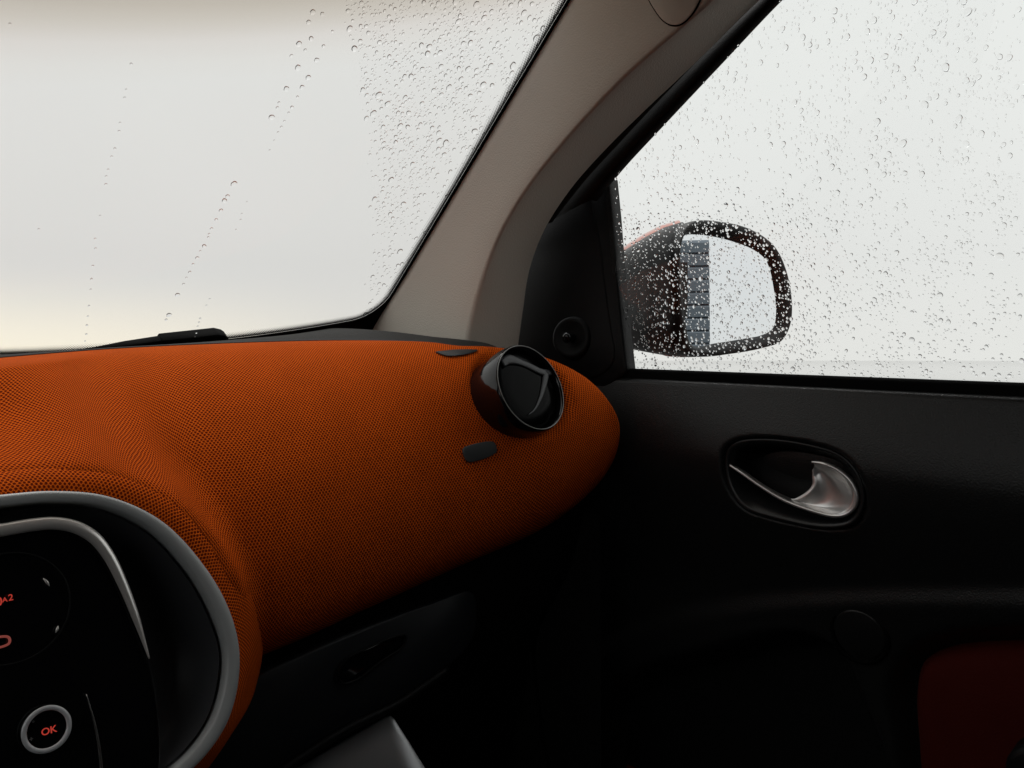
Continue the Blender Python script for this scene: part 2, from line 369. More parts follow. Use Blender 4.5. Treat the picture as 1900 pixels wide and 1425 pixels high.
# ------------------------------------------------------------------ dashboard
dash = empty('dashboard', (.25, .75, .55), 'curved dashboard covered in orange knitted mesh with black lower half', 'dashboard')
TB = [((-1490, 705, .97), (-1400, 1480, .74)), ((-450, 700, 1.0), (-350, 1250, .74)), ((-200, 681, .99), (-100, 1250, .74)), ((0, 664, .97), (150, 1250, .73)), ((200, 648, .945), (330, 1240, .725)),
      ((400, 638, .91), (480, 1218, .72)), ((600, 632, .86), (680, 1130, .71)), ((760, 633, .785), (850, 1052, .69)), ((880, 640, .72), (1000, 985, .66)),
      ((980, 655, .68), (1085, 922, .635)), ((1060, 688, .645), (1126, 870, .617)), ((1112, 735, .612), (1143, 818, .602)), ((1141, 783, .60), (1143, 786, .60))]
NU, NV = 216, 90
Tc = spline([at_y(*t) for t, b in TB], NU); Bc = spline([at_y(*b) for t, b in TB], NU)
# pair by control index rather than length
def paired(idx):
    P = [at_y(*tb[idx]) for tb in TB]; return P
def cr_param(P, n):
    A = np.array([tuple(p) for p in P]); m = len(A); out = []
    for s in np.linspace(0, m-1-1e-6, n):
        i = int(s); t = s-i
        p1, p2 = A[i], A[i+1]; p0 = A[i-1] if i else 2*p1-p2; p3 = A[i+2] if i+2 < m else 2*p2-p1
        out.append(.5*((2*p1)+(-p0+p2)*t+(2*p0-5*p1+4*p2-p3)*t*t+(-p0+3*p1-3*p2+p3)*t**3))
    return np.array(out)
Tc, Bc = cr_param(paired(0), NU), cr_param(paired(1), NU)
G = np.zeros((NU, NV, 3)); D = np.array([-.28, -1, 0.0]); D /= np.linalg.norm(D)
for i in range(NU):
    T, B = Tc[i], Bc[i]; L = np.linalg.norm(T-B)
    C1 = T+D*.50*L+np.array([0, 0, -.02*L]); C2 = B+D*.34*L+np.array([0, 0, .16*L])
    for j in range(NV):
        t = j/(NV-1); G[i, j] = (1-t)**3*T+3*(1-t)**2*t*C1+3*(1-t)*t*t*C2+t**3*B
# the cover swells towards the driver round the centre console
RPN = np.array([0, -1, .28]); RPN /= np.linalg.norm(RPN); RP0 = np.array(at_y(100, 912, .66))
flange_o = [(-520, 1180), (-420, 960), (-200, 885), (0, 872), (100, 866), (220, 876), (330, 925), (415, 1005), (462, 1090), (482, 1160), (487, 1215), (470, 1290), (430, 1362), (390, 1420), (330, 1490), (240, 1580), (60, 1650), (-220, 1620), (-440, 1420)]
FX = spline([at_plane(px, py, Vector(RP0), Vector(RPN)) for px, py in flange_o], 160, closed=True)
fd = sdf(FX[:, [0, 2]], G[:, :, 0], G[:, :, 2]); fp = .5*(fd+np.sqrt(fd*fd+.005**2))
yt = RP0[1]+.008+.28*(np.minimum(G[:, :, 2], 1.06)-RP0[2])+2.1*fp
hs_ = np.clip(.5+.5*(yt-G[:, :, 1])/.035, 0, 1); sm = yt*(1-hs_)+G[:, :, 1]*hs_-.035*hs_*(1-hs_)
wgt = sstep(.86, .97, G[:, :, 2])*sstep(0, .10, np.linspace(0, 1, NV))[None]; G[:, :, 1] = G[:, :, 1]*(1-wgt)+sm*wgt
G[:, :, 1] += .12*sstep(-.012, -.06, fd)
# soft hollow beside the centre, where the cover dips towards the console
c0 = np.array(at_y(-55, 800, .76)); dd = np.linalg.norm((G-c0)*np.array([1, .6, 1]), axis=2)
G[:, :, 1] += + .045*np.exp(-(dd/.050)**2); G[:, :, 2] -= .006*np.exp(-(dd/.06)**2)
vd = np.linalg.norm((G-np.array(at_y(975, 725, .635)))*np.array([1, .5, 1]), axis=2); G[:, :, 1] += .022*(1-sstep(.035, .062, vd))
# dip round the slot at the foot of the pillar
c1 = np.array(at_y(850, 648, .735)); dd = np.linalg.norm(G-c1, axis=2); G[:, :, 2] -= .003*np.exp(-(dd/.025)**2)
mid = G[:, NV//2]; U = np.concatenate([[0], np.cumsum(np.linalg.norm(np.diff(mid, axis=0), axis=1))])
seg = np.linalg.norm(np.diff(G, axis=1), axis=2); Vv = np.concatenate([np.zeros((NU, 1)), np.cumsum(seg, axis=1)], 1); Vv -= Vv[:, NV//2:NV//2+1]
uvd = np.stack([np.repeat(U[:, None], NV, 1), Vv], 2)
cover = grid('fabric_cover', G, 'fabric', dash, uv=uvd)
DB = bvh_of(cover)
# soft grey top pad between the cover and the windscreen
rows = []
for i in range(155):
    T = Vector(Tc[i]); u = max(-1.0, min(1.12, T.x/.555+.02))
    Wp = ws(u, 0.0)+Vector((0, -.004, -.006)); T2 = T+Vector((0, .004, -.003))
    if T.x > .47: Wp = Wp.lerp(T2+Vector((0, .085, .012)), min(1, (T.x-.47)/.05))
    rows.append([T2.lerp(Wp, k/11)+Vector((0, 0, .006*math.sin(math.pi*k/11))) for k in range(12)])
grid('top_pad', [[tuple(p) for p in r] for r in rows], 'pad', dash)
# thin black piping along the top edge of the cover
tube('edge_piping', [Vector(p)+Vector((0, .002, -.0005)) for p in Tc[:129:2]], [.0022]*8+[.0004], 'black_plastic', dash, seg=6)
# lower dash: under the cover, sweeping forward and down to the footwell
rows = []
for i in range(0, NU, 2):
    B = Vector(Bc[i]); k = min(1, max(0, (i-60)/140))
    rows.append([B+Vector((0, .004, 0)), B+Vector((0, .012, -.012)), B+Vector((0, .020, -.045)), B+Vector((0, .045, -.12)), B+Vector((0, .10, -.21)), B+Vector((0, .16, -.40)), B+Vector((0, .16, -.60))])
rows = [[tuple(p) for p in r] for r in rows]
grid('lower_panel', rows, 'black_plastic', dash)

# ------------------------------------------------------------------ centre console (round unit in the dash)
con = empty('center_console', (0, .62, .55), 'round black centre console with grey ring and red lit buttons', 'console')
PN = Vector((0, -1, .28)).normalized(); P0 = at_y(100, 912, .66)
def cp(px, py, off=0.0): return at_plane(px, py, P0+PN*off, PN)
ring_o = [(-420, 1180), (-330, 1010), (-150, 935), (0, 918), (100, 911), (200, 921), (300, 967), (380, 1052), (425, 1132), (443, 1205), (440, 1275), (420, 1342), (382, 1400), (330, 1450), (230, 1530), (60, 1590), (-200, 1560), (-370, 1400)]
ring_i = [(-390, 1190), (-310, 1030), (-140, 962), (0, 946), (100, 937), (190, 945), (275, 985), (347, 1062), (390, 1137), (413, 1207), (410, 1270), (390, 1335), (352, 1390), (305, 1432), (215, 1500), (55, 1555), (-190, 1530), (-345, 1390)]
NR = 220
RO = spline([cp(*p) for p in ring_o], NR, True) if False else spline([cp(*p) for p in ring_o], NR, closed=True)
RI = spline([cp(*p, .004) for p in ring_i], NR, closed=True)
# match inner samples to outer by nearest direction
cen = RO.mean(0)
def angsort(C, ref):
    c = cen; a = np.arctan2(C[:, 2]-c[2], C[:, 0]-c[0]); return a
def byang(C, n):
    a = np.arctan2(C[:, 2]-cen[2], C[:, 0]-cen[0]); o = np.argsort(a); a, C = a[o], C[o]
    aa = np.concatenate([a-2*np.pi, a, a+2*np.pi]); CC = np.vstack([C, C, C]); q = np.linspace(-np.pi, np.pi, n, endpoint=False)
    return np.stack([np.interp(q, aa, CC[:, k]) for k in range(3)], 1)
RO = byang(spline([cp(*p) for p in ring_o], 900, closed=True), NR); RI = byang(spline([cp(*p, .003) for p in ring_i], 900, closed=True), NR)
pn = np.array(PN)
loops = []
for w_, h_ in ((0, -.012), (0, 0), (.06, .0028), (.25, .004), (.66, .0032), (.78, .0018), (.80, -.004), (.82, -.03)):
    loops.append(RO*(1-w_)+RI*w_+pn*h_-(pn*.003*w_))
loft('trim_ring', loops, 'ring_grey', con)
# bowl between the ring and the unit
cI = RI.mean(0)
loops = [RI-pn*.008, RI+(cI-RI)*.03-pn*.022, RI+(cI-RI)*.10-pn*.038, RI+(cI-RI)*.22-pn*.047, RI+(cI-RI)*.40-pn*.050, RI+(cI-RI)*.95-pn*.051]
loft('bowl', loops, 'bowl', con, cap1=True)
# fabric flange from the ring out to the dashboard cover
FO = []
for p in flange_o:
    h_ = None
    if 0 <= p[0] and p[1] < 1200: h_, _ = hit(DB, *p)
    FO.append(h_+Vector((0, .0015, -.0005)) if h_ else at_y(p[0], p[1], .70 if p[1] < 1300 else .66))
FO = byang(spline(FO, 900, closed=True), NR)
loops = []; oc = FO-cen; oc /= np.linalg.norm(oc, axis=1)[:, None]
NL = 14
for k in range(NL):
    t = k/(NL-1); A = RO-pn*.004; C1 = RO+(FO-RO)*.30+pn*.003+oc*.000; C2 = RO+(FO-RO)*.75+pn*.004+oc*.001
    loops.append((1-t)**3*A+3*(1-t)**2*t*C1+3*(1-t)*t*t*C2+t**3*FO)
loops.append(FO+np.array([0, .03, 0])-oc*.002)
LG = np.array(loops); Lu = np.concatenate([[0], np.cumsum(np.linalg.norm(np.diff(RO, axis=0), axis=1))])
Lv = np.concatenate([np.zeros((1, NR)), np.cumsum(np.linalg.norm(np.diff(LG, axis=0), axis=2), axis=0)], 0)
uvf = np.stack([np.repeat((Lu*1.12)[None], len(loops), 0), Lv], 2)
grid('fabric_surround', LG, 'fabric', con, cv=True, uv=uvf)
# the gloss black unit in the bowl
unit = [(-420, 1060), (-250, 1020), (-100, 998), (0, 985), (60, 975), (100, 972), (140, 979), (175, 999), (202, 1033), (227, 1083), (252, 1143), (276, 1212), (290, 1272), (299, 1342), (300, 1425), (290, 1500), (240, 1590), (100, 1640), (-300, 1640), (-430, 1500)]
UO = spline([cp(*p, -.002) for p in unit], 260, closed=True); uc = UO.mean(0)
def uin(k): d = uc-UO; return UO+d/np.linalg.norm(d, axis=1)[:, None]*k
un = loft('media_unit', [UO-pn*.052, UO-pn*.004, uin(.0008)-pn*.0015, uin(.003)-pn*.0002, uin(.006)+pn*.0, uin(.02)-pn*.0006], 'gloss_black', con, cap1=True)
# chrome strip on the unit's upper edge
cs = spline([cp(*p, .0005) for p in [(-250, 1018), (-100, 996), (0, 984), (60, 974), (100, 971), (140, 978), (175, 998), (202, 1032), (227, 1082), (250, 1140), (270, 1200), (277, 1222)]], 120)
tube('chrome_strip', cs, [.0050, .0050, .0050, .0050, .0048, .0040, .0030, .0006], 'satin_alu', un, flat=(PN, .6))
# display dial; glints on its rim are modelled as bright slivers
def circ(px, py, r, off, n=64, ux=Vector((1, 0, 0))):
    c = cp(px, py, off); b = PN.cross(ux).normalized(); return [c+ux*(r*math.cos(2*math.pi*k/n))+b*(r*math.sin(2*math.pi*k/n)) for k in range(n)], c
cc, c0_ = circ(18, 1128, .0385, .001); tube('dial_rim', cc, .0006, 'black_plastic', un, closed=True)
for pts in ([(80, 1073), (86, 1079), (92, 1088)], [(103, 1174), (106, 1168), (108, 1161)]):
    tube('rim_glint', spline([cp(*p, .0012) for p in pts], 8), [.0003, .0012, .0003], 'satin_alu', un, seg=6)
# OK button
bt_c, c1_ = circ(87, 1353, .0141, .0035)
ob = lathe('ok_button', [(.0001, .0022), (.0105, .0022), (.0128, .003), (.0141, .003), (.0158, .001), (.0158, -.004)], c1_-PN*.0035, PN, 'gloss_black', un, seg=48)
tube('button_ring', bt_c, .0018, 'ring_white', ob, closed=True, flat=(PN, .6))
arc = spline([cp(*p, .001) for p in [(160, 1288), (168, 1315), (177, 1350), (184, 1390), (188, 1430), (190, 1480)]], 40)
tube('trim_arc', arc, [.0003, .0010, .0013, .0013], 'silver', un, seg=8)
def text(name, s, px, py, size, mat, parent, off=.0025, rot=0.0, sx=1.0):
    cu = bpy.data.curves.new(name, 'FONT'); cu.body = s; cu.size = size; cu.align_x = 'CENTER'; cu.align_y = 'CENTER'; cu.extrude = .0002; cu.offset = size*.012
    o = bpy.data.objects.new(name, cu); COL.objects.link(o)
    me = bpy.data.meshes.new_from_object(o.evaluated_get(bpy.context.evaluated_depsgraph_get())); bpy.data.objects.remove(o)
    c = cp(px, py, off); X = Vector((1, 0, 0)); Y = PN.cross(X).normalized()
    if rot: q = Matrix.Rotation(rot, 3, PN); X, Y = q @ X, q @ Y
    M = Matrix(((X.x*sx, Y.x, PN.x, c.x), (X.y*sx, Y.y, PN.y, c.y), (X.z*sx, Y.z, PN.z, c.z), (0, 0, 0, 1)))
    me.transform(M); me.materials.clear(); me.materials.append(MAT[mat]); ob_ = bpy.data.objects.new(name, me); COL.objects.link(ob_); attach(ob_, parent); return ob_
text('lettering', 'OK', 91, 1356, .0066, 'red_light', ob)
text('lettering', '0', -2, 1117, .0085, 'red_light', un)
text('lettering', 'A', 9, 1113, .0045, 'red_light', un)
text('lettering', '2', 20, 1109, .0062, 'red_light', un)
rr = [cp(*p, .0012) for p in [(-25, 1189), (12, 1181), (17, 1184), (18, 1191), (14, 1196), (-22, 1205), (-28, 1202)]]
tube('icon_outline', spline(rr, 40, closed=True), .0009, 'red_dim', un, closed=True, seg=6)
for px, py, s in ((62, 1343, '°'), (58, 1372, '+')): text('small_icon', s, px, py, .005, 'icon_grey', ob)

# ------------------------------------------------------------------ round air vent on the dash
VA = Vector((0, -1, .40)).normalized(); VC = at_y(986, 718, .618); VR = .0505*(VC-CAM).dot(Fv)/.87
vent = lathe('air_vent', [(VR*1.0, -.060), (VR*1.02, -.036), (VR*1.04, -.022), (VR*1.045, -.013), (VR*1.035, -.005), (VR*1.015, -.001), (VR*1.0, 0), (VR*.965, -.0012), (VR*.955, -.004), (VR*.94, -.010), (VR*.9, -.014), (.0001, -.014)], VC, VA, 'gloss_black', dash, seg=96); vent['label'] = 'round gloss black air vent standing proud of the orange cover'
a_ = Vector((0, 0, 1)); a_ = (a_-VA*a_.dot(VA)).normalized(); b_ = VA.cross(a_)
def vp(r, ang, h=0): return VC+VA*h+(a_*math.cos(ang)+b_*math.sin(ang))*VR*r
tube('rim_line', [vp(.99, 2*math.pi*k/96, .0002) for k in range(96)], .0006, 'rim_grey', vent, closed=True, seg=6)
lathe('flap', [(.0001, -.0055), (VR*.5, -.0057), (VR*.84, -.0065), (VR*.91, -.009), (VR*.915, -.014)], VC, VA, 'flap_black', vent, seg=64)
def vq(px, py, h=-.0048): return at_plane(px, py, VC+VA*h, VA)
def rib(pts, wd): return tube('flap_rib', spline([vq(*p) for p in pts], 24), wd, 'vent_rib', vent, flat=(VA, .35), seg=12)
rib([(931, 676), (945, 667), (975, 676), (1005, 690), (1018, 691), (1029, 690)], [.0045, .0065, .0040, .0045, .0045, .0032])
rib([(1014, 690), (1010, 712), (1003, 738), (992, 760), (980, 770)], [.0050, .0040, .0026, .0014, .0005])
# slot in the cover at the foot of the pillar
sp_ = [(812, 653), (830, 650), (860, 648), (888, 649), (878, 654), (855, 659), (830, 660)]
SP = []
for p in sp_:
    h_, n_ = hit(DB, *p); SP.append((h_ if h_ else at_y(p[0], p[1], .73))+(CAM-(h_ if h_ else at_y(p[0], p[1], .73))).normalized()*.004)
slab('demister_slot', spline(SP, 40, closed=True), (0, .006, 0), 'black_plastic', dash, bevel=.0008)
# small dark sewn tag
tg = [(858, 834), (864, 829), (910, 819), (917, 822), (921, 836), (917, 842), (872, 858), (865, 856)]
TG = []
for p in tg:
    h_, n_ = hit(DB, *p); n_ = n_ if n_.dot(CAM-h_) > 0 else -n_; TG.append(h_+n_*.0030)
slab('sewn_tag', spline(TG, 40, closed=True), -n_*.004, 'tag_grey', dash, bevel=.001)

# ------------------------------------------------------------------ A pillar trim
pil = empty('pillar_trim', (.58, .8, 1.15), 'taupe windscreen pillar trim sweeping up between windscreen and side window', 'pillar')
SEC = 60
Lc = spline([at_x(*p, .553) for p in [(1250, -290), (1130, -92), (1073, 2), (960, 190), (840, 388), (752, 533), (712, 592), (690, 640)]], SEC)
Mc = spline([at_x(*p, .556) for p in [(1575, -290), (1410, -92), (1312, 10), (1152, 150), (1016, 300), (960, 378), (924, 445), (900, 510), (882, 572), (864, 665)]], SEC)
Rc = spline([at_x(*p, .640) for p in [(1735, -290), (1505, -92), (1404, 0), (1298, 105), (1190, 207), (1116, 281), (1056, 350), (1007, 427), (980, 500), (968, 575), (955, 670)]], SEC)
rows = []
for i in range(SEC):
    L_, M_, R_ = (Vector(c[i]) for c in (Lc, Mc, Rc))
    row = [L_+Vector((.006, .03, 0)), L_+Vector((.001, .008, 0)), L_, L_+(M_-L_)*.04+Vector((0, -.002, 0))]
    for t in (.12, .22, .32, .40, .45, .475, .5, .525, .55, .60, .68, .78, .88, .95):      # two faces with a rounded crease
        A = L_+(M_-L_)*(.04+.96*min(1, t/.5)) if t < .5 else M_+(R_-M_)*((t-.5)/.5)
        q = max(0, 1-abs(t-.5)/.10); mid_ = (L_+R_)*.5; row.append(A+(mid_-M_)*.035*q*q)
    row += [R_, R_+Vector((.003, .0008, 0)), R_+Vector((.0055, .003, 0)), R_+Vector((.0065, .007, 0)), R_+Vector((.007, .03, 0))]
    rows.append([tuple(p) for p in row])
pt = grid('trim_panel', rows, 'pillar', pil)
PB = bvh_of(pt)
bd = [(1196, -30), (1203, -5), (1214, 16), (1232, 39), (1248, 47), (1264, 45), (1282, 30), (1298, 4), (1308, -30)]
BD = []
for p in bd:
    h_, n_ = hit(PB, *p); n_ = n_ if n_.dot(CAM-h_) > 0 else -n_; BD.append(h_+n_*.0022)
slab('clip_cover', spline(BD, 60, closed=True), -n_*.004, 'pillar', pil, bevel=.0015)
tube('cover_gap', [Vector(p)-n_*.0016 for p in spline(BD, 80, closed=True)], .0010, 'rubber', pil, closed=True, seg=6)

# ------------------------------------------------------------------ passenger door
ZB = at_x(1530, 700, .70).z
door = empty('passenger_door', (.72, .1, .35), 'black plastic passenger door with rain covered window and silver handle', 'door')
GX, GS = .722, .17                         # glass plane: x = GX - GS*(z-ZB)
GN = Vector((1, 0, GS)).normalized(); GP = Vector((GX, 0, ZB))
def gp(px, py): return at_plane(px, py, GP, GN)
b0, b1 = at_x(1160, 690, .70), at_x(1900, 720, .70)
def belt(y): return b0.z+(b1.z-b0.z)*(y-b0.y)/(b1.y-b0.y)
def yz(pts, x=.70): return [(at_x(px, py, x).y, at_x(px, py, x).z) for px, py in pts]
bez_o = [(1350, 838), (1368, 821), (1420, 815), (1500, 825), (1560, 845), (1592, 880), (1603, 930), (1582, 970), (1530, 979), (1440, 963), (1378, 941), (1352, 895)]
bez_i = [(1368, 846), (1385, 836), (1425, 831), (1495, 840), (1548, 858), (1576, 888), (1586, 926), (1570, 952), (1528, 958), (1446, 940), (1390, 915), (1370, 885)]
BO2 = spline([(*q, 0) for q in yz(bez_o, .694)], 160, closed=True)[:, :2]; BI2 = spline([(*q, 0) for q in yz(bez_i, .700)], 160, closed=True)[:, :2]
holl_l = [(1040, 1560), (1080, 1330), (1150, 1265), (1300, 1222), (1400, 1196), (1478, 1196), (1535, 1228), (1570, 1300), (1640, 1500), (1660, 1600)]
holl_r = [(1690, 1600), (1652, 1380), (1640, 1300), (1655, 1250), (1700, 1208), (1780, 1187), (1900, 1178), (2050, 1172), (2300, 1200), (2400, 1600)]
ridge = [(1000, 1700), (1030, 1300), (1120, 1195), (1200, 1160), (1300, 1136), (1450, 1118), (1600, 1110), (1900, 1107), (2300, 1110), (2400, 1700)]
HL, HR, RG = (np.array(spline([(*q, 0) for q in yz(c)], 120)[:, :2]) for c in (holl_l, holl_r, ridge))
ny, nz_ = 330, 200
ys = np.linspace(.80, -.55, ny); vs = np.linspace(0, 1, nz_)**1.15
Y = np.repeat(ys[:, None], nz_, 1); ZBy = np.array([belt(y) for y in ys])[:, None]; Z = ZBy-(ZBy-.42)*vs[None]
X = .706-.018*sstep(-.03, .10, ZBy-Z)+.045*sstep(.085, .30, ZBy-Z)
X += .014*(1-sstep(0, .012, ZBy-Z))
dz = sdf(BO2, Y, Z); X += .05*sstep(.004, -.010, dz)*1.0
dr = sdf(RG, Y, Z); X -= .010*sstep(.014, -.016, dr)
dl = sdf(HL, Y, Z); X += .075*sstep(.012, -.030, dl)
dR = sdf(HR, Y, Z); X += .030*sstep(.012, -.022, dR)
panel = grid('inner_panel', np.stack([X, Y, Z], 2), 'door_plastic', door)
DPB = bvh_of(panel)
# orange-red cloth insert lying in the rear hollow
ins = [(1705, 1600), (1690, 1400), (1685, 1300), (1700, 1240), (1760, 1210), (1900, 1196), (2050, 1190), (2280, 1220), (2350, 1600)]
IN = spline([at_x(px, py, .716) for px, py in ins], 120)
IC = Vector(tuple(IN.mean(0)))
slab('cloth_insert', [tuple(p) for p in IN], (.03, 0, 0), 'insert_red', door, bevel=.028)
kb = [(1862, 1440), (1866, 1410), (1882, 1392), (1920, 1385), (1960, 1390), (1960, 1460), (1862, 1470)]
slab('grab_end', spline([at_x(px, py, .655) for px, py in kb], 50, closed=True), (.03, 0, 0), 'black_plastic', door, bevel=.006)
# round cap on the ridge
cpt, cn = hit(DPB, 1595, 1177); cn = cn if cn.x < 0 else -cn
rcap = 51*(cpt-CAM).dot(Fv)/FPX
lathe('round_cap', [(.0001, .0022), (rcap*.86, .0020), (rcap*.93, .0012), (rcap*.95, -.004)], cpt, cn, 'door_plastic', door, seg=64)
tube('cap_groove', [cpt+cn*.0004+Vector((0, math.cos(a)*rcap, math.sin(a)*rcap)) for a in np.linspace(0, 2*math.pi, 72, endpoint=False)], .0024, 'rubber', door, closed=True, seg=6)
# handle bezel, recess cup and silver lever
def x3(C, x): return [Vector((x, p[0], p[1])) for p in C]
xs = .697
hd = empty('h', (0, 0, 0)); bpy.data.objects.remove(hd)
def mix2(a, b, t): return a*(1-t)+b*t
cy = BO2.mean(0)
loops = [x3(mix2(BO2, cy, -.03), xs-.000), x3(mix2(BO2, cy, -.01), xs-.0035), x3(BO2, xs-.0045), x3(mix2(BO2, BI2, .35), xs-.002), x3(mix2(BO2, BI2, .75), xs+.006), x3(BI2, xs+.014), x3(mix2(BI2, cy, .03), xs+.030), x3(mix2(BI2, cy, .10), xs+.040)]
bez = loft('handle_bezel', loops, 'bezel_black', door)
loft('handle_cup', [x3(mix2(BI2, cy, .03), xs+.0295), x3(mix2(BI2, cy, .2), xs+.042), x3(mix2(BI2, cy, .95), xs+.044)], 'black_plastic', bez, cap1=True)
lo = [(1506, 857), (1530, 861), (1556, 873), (1578, 893), (1590, 918), (1586, 940), (1570, 954), (1545, 957), (1505, 947), (1455, 928), (1410, 901), (1376, 877), (1354, 863)]
li = [(1507, 872), (1507, 885), (1507, 898), (1502, 907), (1494, 914), (1485, 920), (1475, 925), (1467, 926), (1455, 922), (1436, 912), (1404, 893), (1374, 871), (1356, 862)]
LO = spline([at_x(px, py, xs+.001) for px, py in lo], 90); LI = spline([at_x(px, py, xs+.013) for px, py in li], 90)
LO = cr_param([at_x(px, py, xs-.002) for px, py in lo], 90); LI = cr_param([at_x(px, py, xs+.012) for px, py in li], 90)
rows = []
for i in range(90):
    A, B = LO[i], LI[i]
    r_ = [A+np.array([.010, 0, 0])+(A-B)*.0, A+np.array([.004, 0, 0]), A]
    for k in range(1, 9):
        t = k/8; P_ = A*(1-t)+B*t; P_ = P_+np.array([.010*math.sin(math.pi*min(1, t*1.0))*min(1, np.linalg.norm(A-B)/.03), 0, 0]); r_.append(P_)
    r_.append(B+np.array([.004, 0, 0])); rows.append(r_)
lev = grid('handle_lever', rows, 'handle_silver', door)
tube('lever_edge', LO, [.0012]+[.0022]*10+[.0016], 'handle_silver', lev, seg=8)
# belt seal below the glass
rows = []
for y in np.linspace(.66, -.55, 40):
    z = belt(y); rows.append([(.706, y, z-.012), (.7055, y, z+.001), (.708, y, z+.004), (.713, y, z+.0045), (.7185, y, z+.001), (.719, y, z-.02)])
grid('belt_seal', rows, 'rubber', door)
# side window glass
z1 = ZB+.46
def gpt(y, z): return (GX-GS*(z-ZB), y, z)
edge_px = [(1160, 700), (1152, 640), (1143, 520), (1131, 345), (1128, 330)]
gl_out = [tuple(gp(1157, 745)), tuple(gp(1122, 338)), gpt(.60, ZB+.27), gpt(.37, ZB+.40), gpt(.24, z1), gpt(-.55, z1), gpt(-.55, ZB-.05)]
glass = mesh('window_glass', gl_out, [tuple(range(len(gl_out)))], 'window_glass', door, smooth=False)
# black frame along the sloping front edge of the window
fo = spline([gp(px, py)-Vector((.004, 0, 0)) for px, py in [(1640, -190), (1540, -95), (1441, 0), (1330, 118), (1228, 227), (1160, 300), (1131, 334), (1100, 372)]], 60)
fi = spline([at_x(px, py, .668) for px, py in [(1560, -190), (1472, -95), (1380, 0), (1268, 108), (1150, 225), (1080, 300), (1020, 365), (955, 450)]], 60)
rows = []
for a, b in zip(fi, fo):
    d_ = b-a
    rows.append([a+np.array([.01, .02, 0]), a, a+d_*.30+np.array([-.004, 0, 0]), a+d_*.45+np.array([-.001, 0, 0]), a+d_*.50+np.array([.002, 0, 0]), a+d_*.56+np.array([-.003, 0, 0]), a+d_*.92+np.array([-.002, 0, 0]), b, b+np.array([.012, 0, 0])])
grid('window_frame', rows, 'black_plastic', door)
# sail panel in the front corner with the mirror joystick
sail = [(1129, 330), (1136, 400), (1146, 530), (1155, 620), (1163, 690), (1120, 722), (1060, 735), (940, 735), (930, 600), (960, 480), (1040, 370), (1085, 330)]
SA = resample(np.array([tuple(at_x(px, py, .700)) for px, py in sail+[sail[0]]]), 161)[:-1]
sp1 = slab('sail_panel', SA, (.020, 0, 0), 'black_plastic', door, bevel=.003)
sail2 = [(1085, 345), (1104, 405), (1112, 440), (1122, 520), (1134, 610), (1141, 655), (1136, 678), (1110, 700), (1000, 712), (930, 705), (920, 600), (940, 480), (1020, 370)]
slab('corner_cover', spline([at_x(px, py, .6985) for px, py in sail2], 120, closed=True), (.006, 0, 0), 'black_plastic', sp1, bevel=.004)
kc = at_x(1062, 627, .694); ka = Vector((-1, -.25, .05)).normalized()
kn = lathe('adjuster_bezel', [(.0001, .002), (.016, .002), (.022, .005), (.026, .0055), (.029, .003), (.031, -.006)], kc, ka, 'black_plastic', sp1, seg=48)
tube('adjuster_stick', [kc+ka*.001, kc+ka*.010, kc+ka*.017+Vector((0, .001, -.001)), kc+ka*.019+Vector((0, .002, -.002))], [.007, .0055, .0075, .004], 'gloss_black', kn, seg=16)
# outer skin below the glass
rows = []
for y in np.linspace(.78, -.55, 20):
    rows.append([(.724, y, belt(y)-.004), (.775, y, belt(y)-.03), (.80, y, belt(y)-.15), (.81, y, .75), (.79, y, .42), (.72, y, .36)])
grid('outer_skin', rows, 'body_orange', door)

# ------------------------------------------------------------------ door mirror outside
MIR = empty('door_mirror', (1.0, .66, 1.15), 'wet black door mirror with orange cap seen through the rainy side window', 'mirror')
MC = at_d(1370, 535, 1.25); dv = (MC-CAM).normalized(); outd = Vector((.235, -.97, .11)).normalized(); MN = (outd-dv).normalized()
def mp(px, py, off=0): return at_plane(px, py, MC+MN*off, MN)
rim = [(1263, 600), (1258, 520), (1261, 450), (1283, 413), (1345, 412), (1398, 427), (1438, 456), (1460, 500), (1471, 560), (1468, 602), (1452, 632), (1415, 646), (1365, 655), (1310, 660), (1278, 652)]
gls = [(1279, 590), (1271, 520), (1268, 460), (1276, 436), (1312, 433), (1370, 445), (1415, 464), (1436, 485), (1447, 530), (1452, 580), (1446, 608), (1425, 621), (1395, 627), (1340, 636), (1292, 640)]
RM = spline([mp(*p) for p in rim], 140, closed=True); GL = spline([mp(*p) for p in gls], 140, closed=True)
mn = np.array(MN); mc = RM.mean(0)
def mang(C):
    r = np.array(Rv); u = np.array(Uv); c = mc; a = np.arctan2((C-c) @ u, (C-c) @ r); o = np.argsort(a); a, C = a[o], C[o]
    aa = np.concatenate([a-2*np.pi, a, a+2*np.pi]); CC = np.vstack([C, C, C]); q = np.linspace(-np.pi, np.pi, 140, endpoint=False)
    return np.stack([np.interp(q, aa, CC[:, k]) for k in range(3)], 1)
RM, GL = mang(spline([mp(*p) for p in rim], 700, closed=True)), mang(spline([mp(*p) for p in gls], 700, closed=True))
def ml(s, d): return mc+(RM-mc)*s-mn*d
hous = loft('mirror_housing', [GL-mn*.016, GL-mn*.012, GL*.6+RM*.4-mn*.002, GL*.15+RM*.85+mn*.001, ml(1.0, .002), ml(1.012, .015), ml(1.012, .05), ml(.985, .085)], 'mirror_black', MIR)
loft('mirror_cap', [ml(1.0, .075), ml(1.010, .077), ml(1.005, .085), ml(.98, .100), ml(.86, .125), ml(.62, .148), ml(.25, .158), ml(.02, .160)], 'body_orange', MIR)
mesh('mirror_glass', GL-mn*.0140, [tuple(range(140))], 'mirror_glass', MIR, smooth=False)
